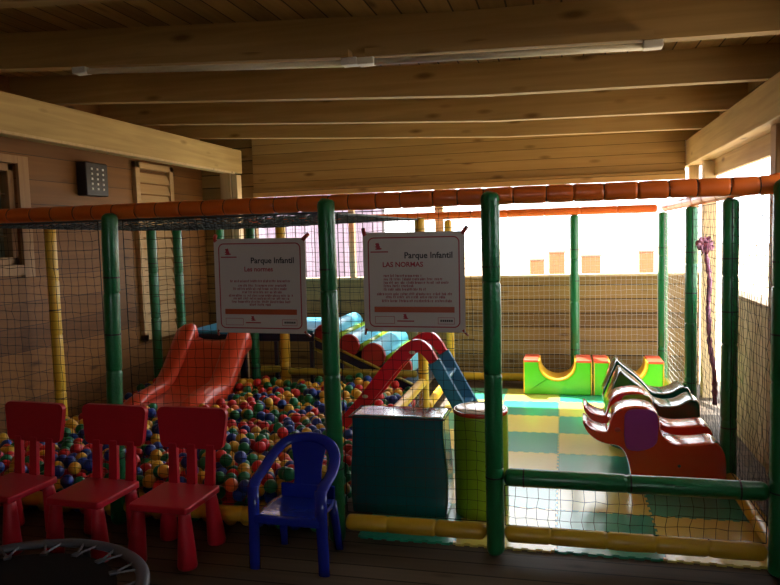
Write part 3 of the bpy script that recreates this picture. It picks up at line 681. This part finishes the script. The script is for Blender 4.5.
for i in pick:
    k = random.choice(cols); o = bpy.data.objects.new('pit_ball', protos[k]); COL.objects.link(o); o.location = Pb[i]
    tag(o, '%s plastic ball lying in the ball pit' % k, 'ball', '%s balls in the ball pit' % k)
# the balls beneath and farther off as one heap
bm = bmesh.new(); sphere(bm, (0, 0, 0), BR, 14, 8); bv = np.array([v.co[:] for v in bm.verts]); bf = [[v.index for v in f.verts] for f in bm.faces]; bm.free()
rest = [i for i in range(len(Pb)) if i not in pset]; keys = list(BALLC)
V = np.concatenate([bv+Pb[i]-np.array((-2.4, 4.6, 0)) for i in rest]); Fs = []; mi = []
for q, i in enumerate(rest):
    c = keys.index(random.choice(cols))
    for f in bf: Fs.append([x+q*len(bv) for x in f]); mi.append(c)
me = bpy.data.meshes.new('ball_heap'); me.from_pydata(V.tolist(), [], Fs)
for k in keys: me.materials.append(M['ball_'+k])
me.polygons.foreach_set('material_index', mi); me.polygons.foreach_set('use_smooth', [True]*len(Fs))
o = bpy.data.objects.new('ball_heap', me); COL.objects.link(o); o.location = (-2.4, 4.6, 0)
tag(o, 'heap of mixed coloured plastic balls filling the ball pit', 'balls', kind='stuff')

# ------------------------------------------------------------------ signs
def text_mesh(s, size, align='LEFT'):
    cu = bpy.data.curves.new('txt', 'FONT'); cu.body = s; cu.size = size; cu.align_x = align; cu.extrude = 0; cu.offset = .0009; cu.resolution_u = 3
    ob = bpy.data.objects.new('txt', cu); COL.objects.link(ob)
    bpy.context.view_layer.update()
    me = bpy.data.meshes.new_from_object(ob.evaluated_get(bpy.context.evaluated_depsgraph_get())); bpy.data.objects.remove(ob)
    bm = bmesh.new(); bm.from_mesh(me); return bm
def sign(cx, cz, rot, heading, hx, label, lines):
    W, H = .505, .49; y = 3.352
    t = tag(empty('notice_sign', (cx, y, cz)), label, 'sign', 'laminated notices on the net'); t.rotation_euler = (0, rot, 0)
    FRONT = Matrix(((1, 0, 0, 0), (0, 0, -1, 0), (0, 1, 0, 0), (0, 0, 0, 1)))   # x right, y up -> facing the camera
    def add(name, bm, mat, d=.0022):
        bmesh.ops.transform(bm, matrix=FRONT, verts=bm.verts); bmesh.ops.translate(bm, vec=(0, -d, 0), verts=bm.verts); return link(name, bm, mat, t)
    bm = bmesh.new(); bmesh.ops.create_grid(bm, x_segments=14, y_segments=14, size=.5)
    for v in bm.verts: v.co.x *= W; v.co.y *= H
    r = bmesh.ops.extrude_face_region(bm, geom=bm.faces[:]); bmesh.ops.translate(bm, vec=(0, 0, .0016), verts=[v for v in r['geom'] if isinstance(v, bmesh.types.BMVert)])
    add('sheet', bm, M['paper'], 0)
    def bar(bm, x0, x1, y0, y1): bm.faces.new([bm.verts.new(p) for p in ((x0, y0, 0), (x1, y0, 0), (x1, y1, 0), (x0, y1, 0))])
    def frame(x0, x1, y0, y1, th, rr=.0):
        bm = bmesh.new(); n = 6; P1 = []; P2 = []
        for cxx, cyy, a0 in ((x1-rr, y1-rr, 0), (x0+rr, y1-rr, PI/2), (x0+rr, y0+rr, PI), (x1-rr, y0+rr, 1.5*PI)):
            for q in range(n+1):
                a = a0+q*PI/2/n; P1.append((cxx+rr*math.cos(a), cyy+rr*math.sin(a), 0)); P2.append((cxx+max(rr-th, 0)*math.cos(a), cyy+max(rr-th, 0)*math.sin(a), 0))
        if rr == 0: 
            for (a, b_, c, d) in ((x0, x1, y0, y0+th), (x0, x1, y1-th, y1), (x0, x0+th, y0, y1), (x1-th, x1, y0, y1)): bar(bm, a, b_, c, d)
            return bm
        A = [bm.verts.new(p) for p in P1]; B = [bm.verts.new(p) for p in P2]; m = len(A)
        for q in range(m): bm.faces.new((A[q], A[(q+1) % m], B[(q+1) % m], B[q]))
        return bm
    add('border', frame(-.228, .228, -.222, .222, .006, .03), M['sign_red'])
    def mark(x, yy, s):
        bm = bmesh.new()
        body = chaikin([(-.7, -1), (1.2, -1), (1.25, -.55), (.7, -.5), (.75, .0), (.45, .25), (.6, .55), (.35, .8), (.3, 1.15), (.05, .85), (-.45, .95), (-.75, .6), (-.4, .35), (-.45, .05), (-.75, -.1), (-.7, -.35), (-.25, -.4), (-.35, -.65), (-.75, -.7)], 1)
        f = bm.faces.new([bm.verts.new((x+p[0]*s, yy+p[1]*s, 0)) for p in body]); f.normal_update(); bmesh.ops.triangulate(bm, faces=[f], ngon_method='EAR_CLIP'); return bm
    add('logo', mark(-.178, .178, .017), M['sign_red']); bm = bmesh.new(); bar(bm, -.215, -.125, .147, .153); add('logo_caption', bm, M['sign_red'])
    bm = text_mesh('Parque Infantil', .0415); bmesh.ops.translate(bm, vec=(-.048 if hx > -.1 else -.045, .118, 0), verts=bm.verts); add('title_text', bm, M['sign_dark'])
    bm = text_mesh(heading, .034); bmesh.ops.translate(bm, vec=(hx, .076, 0), verts=bm.verts); add('heading_text', bm, M['sign_red'])
    rnd = random.Random(len(heading)+int(100*abs(cx)))
    for (x0, x1, yy) in lines:
        bm = bmesh.new(); x = x0
        while x < x1:
            ww = rnd.uniform(.012, .04); h = .0140
            k = x
            while k < min(x+ww, x1): bar(bm, k, k+.0035, yy+.014, yy+.014+h*rnd.choice((.75, .75, 1))); bar(bm, k, k+.0058, yy+.014+h*rnd.choice((0, .35, .6)), yy+.014+h*rnd.choice((.65, .75))); k += .0075
            x += ww+.008
        add('print_line', bm, M['sign_pink'])
    bm = bmesh.new(); bar(bm, -.20, .20, -.148, -.120); add('orange_bar', bm, M['sign_bar'])
    add('empty_box', frame(-.198, -.098, -.205, -.168, .0022), M['sign_red']); add('small_box', frame(.118, .20, -.205, -.172, .0022), M['sign_red'])
    bm = bmesh.new()
    for q in range(6): bar(bm, .130+q*.0105, .138+q*.0105, -.193, -.183)
    add('box_print', bm, M['sign_dark'])
    add('logo', mark(-.045, -.168, .013), M['sign_red']); bm = bmesh.new(); bar(bm, -.085, .0, -.194, -.188); add('logo_caption', bm, M['sign_red'])
    for sxx, szz in ((-1, 1), (1, 1), (-1, -1), (1, -1)):
        bm = bmesh.new(); tube(bm, [(sxx*.240, -.003, szz*.232), (sxx*.250, .008, szz*.248), (sxx*.258, .030, szz*.262)], .0105 if szz > 0 else .006, 8); link('corner_tie', bm, M['dullred'], t, smooth=True)
body1 = [(-.165, .165, .005), (-.12, .14, -.018), (-.15, .15, -.035), (-.1, .12, -.052), (-.175, .175, -.070), (-.15, .16, -.085), (-.16, .17, -.102), (-.06, .06, -.117)]
body2 = [(-.15, .04, .012), (-.15, .14, -.005), (-.15, .17, -.022), (-.15, .0, -.038), (-.15, .06, -.055), (-.185, .185, -.078), (-.14, .15, -.093), (-.16, .19, -.112)]
sign(-1.522, 1.332, .012, 'Les normes', -.085, 'laminated notice at left on the net, red heading centred, above the blue chair', body1)
sign(-.712, 1.342, .008, 'LAS NORMAS', -.155, 'laminated notice at right on the net, red heading at left, above the teal block', body2)

# ------------------------------------------------------------------ red chairs
def red_chair(label):
    t = tag(empty('kids_chair', (0, 0, 0)), label, 'chair', 'red kids chairs')
    bm = bmesh.new(); prism(bm, [(-.155, -.165), (.155, -.165), (.165, -.14), (.165, .155), (.15, .17), (-.15, .17), (-.165, .155), (-.165, -.14)], .265, .300, 'Z'); link('seat', bm, M['red_plastic'], t, bevel=.010, bseg=3)
    lean = .035
    out = []
    for cx, cz, a0 in ((.170, .665, 0), (-.170, .665, PI/2), (-.152, .518, PI), (.152, .518, 1.5*PI)):
        for q in range(7): a = a0+q*PI/12; out.append((cx+.033*math.cos(a), cz+.033*math.sin(a)))
    bm = bmesh.new(); prism(bm, out, .158, .186, 'Y')
    for v in bm.verts: v.co.y += lean*(v.co.z-.30)/.4; v.co.y -= .10*(v.co.x**2)
    link('backrest', bm, M['red_plastic'], t, bevel=.008, bseg=3)
    for x in (-.105, 0, .105):
        bm = bmesh.new(); prism(bm, [(x-.027, .29), (x+.027, .29), (x*1.05+.023, .51), (x*1.05-.023, .51)], .150, .176, 'Y')
        for v in bm.verts: v.co.y += lean*(v.co.z-.30)/.4
        link('back_slat', bm, M['red_plastic'], t, bevel=.006)
    for sx in (-1, 1):
        for sy in (-1, 1):
            bm = bmesh.new(); tube(bm, [(sx*.125, sy*.125, .272), (sx*.128, sy*.128, .24), (sx*.136, sy*.137, .10), (sx*.140, sy*.142, .012), (sx*.140, sy*.142, 0)], [.028, .031, .042, .048, .045], 18); link('leg', bm, M['red_plastic'], t, smooth=True)
    return t
c0 = red_chair('leftmost red plastic kids chair, cut by the left picture edge')
c0.location = (-2.895, 3.08, 0); c0.rotation_euler.z = -.08
for (x, y, rz, lb) in ((-2.385, 3.085, -.05, 'red plastic kids chair in the middle of the three red chairs'), (-1.915, 3.09, -.02, 'red plastic kids chair beside the blue armchair')):
    c = copy_tree(c0); c.location = (x, y, 0); c.rotation_euler.z = rz; c['label'] = lb

# ------------------------------------------------------------------ blue armchair
t = tag(empty('kids_armchair', (-1.268, 3.122, 0)), 'small blue plastic armchair with rounded back on the deck', 'chair')
t.rotation_euler.z = -.03; t.scale = (1, .85, .97)
bm = bmesh.new()
n = 16
def seat_z(x, y): return .278-.020*(1-(x/.17)**2)*(1-((y)/.17)**2)
top = [[bm.verts.new((x*(1-.12*(y > .05)*(y-.05)/.12), y, seat_z(x, y))) for x in np.linspace(-.165, .165, n)] for y in np.linspace(-.16, .16, n)]
bot = [[bm.verts.new((v.co.x, v.co.y, v.co.z-.014)) for v in r] for r in top]
for A, flip in ((top, 0), (bot, 1)):
    for j in range(n-1):
        for i in range(n-1): bm.faces.new((A[j][i], A[j][i+1], A[j+1][i+1], A[j+1][i]))
for i in range(n-1):
    for A, B in ((top[0], bot[0]), (top[-1], bot[-1])): bm.faces.new((A[i], A[i+1], B[i+1], B[i]))
    for c in (0, -1): bm.faces.new((top[i][c], top[i+1][c], bot[i+1][c], bot[i][c]))
link('seat', bm, M['blue_film'], t, smooth=True)['label'] = 'seat with shiny crinkled film'
bm = bx(-.165, .165, -.172, -.155, .235, .276); link('seat_apron', bm, M['blue_plastic'], t, bevel=.007)
hoop = chaikin([(-.172, -.150, .40), (-.178, -.10, .432), (-.180, .02, .455), (-.165, .13, .515), (-.11, .185, .570), (0, .205, .588), (.11, .185, .570), (.165, .13, .515), (.180, .02, .455), (.178, -.10, .432), (.172, -.150, .40)], 3, False)
bm = bmesh.new(); tube(bm, hoop, .030, 12, flat=(.55, 1.0)); link('arm_hoop', bm, M['blue_plastic'], t, smooth=True)
bm = bmesh.new(); sec = []
for k in range(9):
    q = k/8; z = .268+.30*q; y = .155+.045*q-.012*math.sin(PI*q); hw = .085-.022*math.sin(PI*min(1, q*1.0))+.02*q
    sec.append([(x, y+.18*x*x*0-.012*(1-(x/.09)**2)*.5, z) for x in np.linspace(-hw, hw, 9)])
A = [[bm.verts.new(p) for p in r] for r in sec]; B = [[bm.verts.new((p[0], p[1]+.012, p[2])) for p in r] for r in sec]
for j in range(8):
    for i in range(8):
        bm.faces.new((A[j][i], A[j][i+1], A[j+1][i+1], A[j+1][i])); bm.faces.new((B[j][i+1], B[j][i], B[j+1][i], B[j+1][i+1]))
    for c in (0, 8): bm.faces.new((A[j][c], A[j+1][c], B[j+1][c], B[j][c]))
for r in (0, 8):
    for i in range(8): bm.faces.new((A[r][i], A[r][i+1], B[r][i+1], B[r][i]))
link('back_splat', bm, M['blue_plastic'], t, smooth=False, bevel=.003)
bm = bx(-.145, .145, .145, .165, .262, .345); link('lower_back_panel', bm, M['blue_plastic'], t, bevel=.008)
for sx in (-1, 1):
    bm = bmesh.new(); tube(bm, [(sx*.172, -.150, .415), (sx*.172, -.150, .28), (sx*.176, -.152, .1), (sx*.178, -.154, 0)], [.030, .029, .028, .028], 10, flat=(.65, 1)); link('front_leg', bm, M['blue_plastic'], t, smooth=True)
    bm = bmesh.new(); tube(bm, [(sx*.135, .13, .27), (sx*.145, .16, .12), (sx*.150, .18, 0)], [.024, .022, .022], 10, flat=(.8, 1)); link('rear_leg', bm, M['blue_plastic'], t, smooth=True)

# ------------------------------------------------------------------ mini trampoline
t = tag(empty('mini_trampoline', (-2.14, 2.15, 0)), 'round black mini trampoline in the bottom left corner', 'trampoline')
bm = bmesh.new(); R = .545
tube(bm, [(R*math.cos(a), R*math.sin(a), .20) for a in np.linspace(0, 2*PI, 73)], .021, 10, cap=False, flat=(.8, 1.35)); link('rim', bm, M['rim'], t, smooth=True)
bm = bmesh.new(); ring = [bm.verts.new((.445*math.cos(a), .445*math.sin(a), .198)) for a in np.linspace(0, 2*PI, 65)[:-1]]; c = bm.verts.new((0, 0, .190)); r2 = [bm.verts.new((.445*math.cos(a), .445*math.sin(a), .190)) for a in np.linspace(0, 2*PI, 65)[:-1]]; c2 = bm.verts.new((0, 0, .182))
for i in range(64):
    j = (i+1) % 64; bm.faces.new((ring[i], ring[j], c)); bm.faces.new((r2[j], r2[i], c2)); bm.faces.new((ring[i], r2[i], r2[j], ring[j]))
link('jumping_mat', bm, M['tramp'], t)
for k in range(18):
    a = 2*PI*(k+.3)/18
    for da in (-.07, .07):
        p0 = Vector((.440*math.cos(a), .440*math.sin(a), .200)); p1 = Vector((.527*math.cos(a+da), .527*math.sin(a+da), .206))
        pts = [p0.lerp(p1, q/10) for q in range(11)]
        bm = bmesh.new(); tube(bm, pts, [.0045 if q % 2 else .0062 for q in range(11)], 8); link('spring', bm, M['steel'], t, smooth=False)
    bm = bmesh.new(); box(bm, (.437*math.cos(a), .437*math.sin(a), .2), (.03, .03, .012), Matrix.Rotation(a, 3, 'Z')); link('mat_loop', bm, M['rim'], t)
for k in range(6):
    a = 2*PI*(k+.5)/6
    bm = bmesh.new(); tube(bm, [((R-.004)*math.cos(a), (R-.004)*math.sin(a), .19), ((R+.004)*math.cos(a), (R+.004)*math.sin(a), .02)], .016, 10); lg = link('leg', bm, M['rim'], t, smooth=True)
    bm = bmesh.new(); tube(bm, [((R+.004)*math.cos(a), (R+.004)*math.sin(a), .03), ((R+.004)*math.cos(a), (R+.004)*math.sin(a), 0)], .02, 10); link('rubber_foot', bm, M['black'], lg)

# ------------------------------------------------------------------ pink bow with a hanging cord on the right net
t = tag(empty('bow_ornament', (.97, 5.42, .40)), 'pink ribbon bow with long mauve cord tied to the right net', 'ornament')
bm = bmesh.new()
for k in range(9):
    a = 2*PI*k/9+.2; r = .048+.012*random.random()
    pts = [Vector((0, 0, 0)), Vector((r*.6*math.cos(a-.3), -.02, r*.6*math.sin(a-.3))), Vector((r*math.cos(a), -.028, r*math.sin(a))), Vector((r*.6*math.cos(a+.3), .012, r*.6*math.sin(a+.3))), Vector((0, .004, 0))]
    tube(bm, [Vector((.958, 5.32, 1.45))+p for p in pts], .012, 6, flat=(1.7, .5))
P('bow', bm, M['pink'], t, smooth=True)
bm = bmesh.new(); pts = []; rad = []
for k in range(41):
    q = k/40; pts.append((.968+.010*math.sin(9*q), 5.32-.33*q+.015*math.sin(22*q), 1.42-1.03*q)); rad.append(.015+.008*math.sin(k*2.4)*random.random())
tube(bm, pts, rad, 8); P('cord', bm, M['mauve'], t, smooth=True)

# ------------------------------------------------------------------ yard beyond the back wall
for x, ww, h0, h1, lb in ((-.72, .38, -.07, .78, 'orange brown planter box outside beyond the back wall, seen left of the back post'), (-.18, .42, -.07, .98, 'taller orange brown crate outside beyond the back wall, left of the back post'), (.72, .5, -.07, .86, 'orange brown planter box in the bright yard right of the back post'), (2.15, .36, -.07, .95, 'orange brown crate in the bright yard near the back right corner')):
    t = tag(empty('garden_planter', (x, 20, h0)), lb, 'planter', 'planters in the bright yard')
    bm = bx(x-ww/2, x+ww/2, 19.8, 20.2, h0, h1); P('planter_box', bm, M['terra'], t, bevel=.02)
    bm = bx(x-ww/2-.02, x+ww/2+.02, 19.78, 20.22, h1, h1+.05); P('planter_rim', bm, M['bark'], t, bevel=.01)
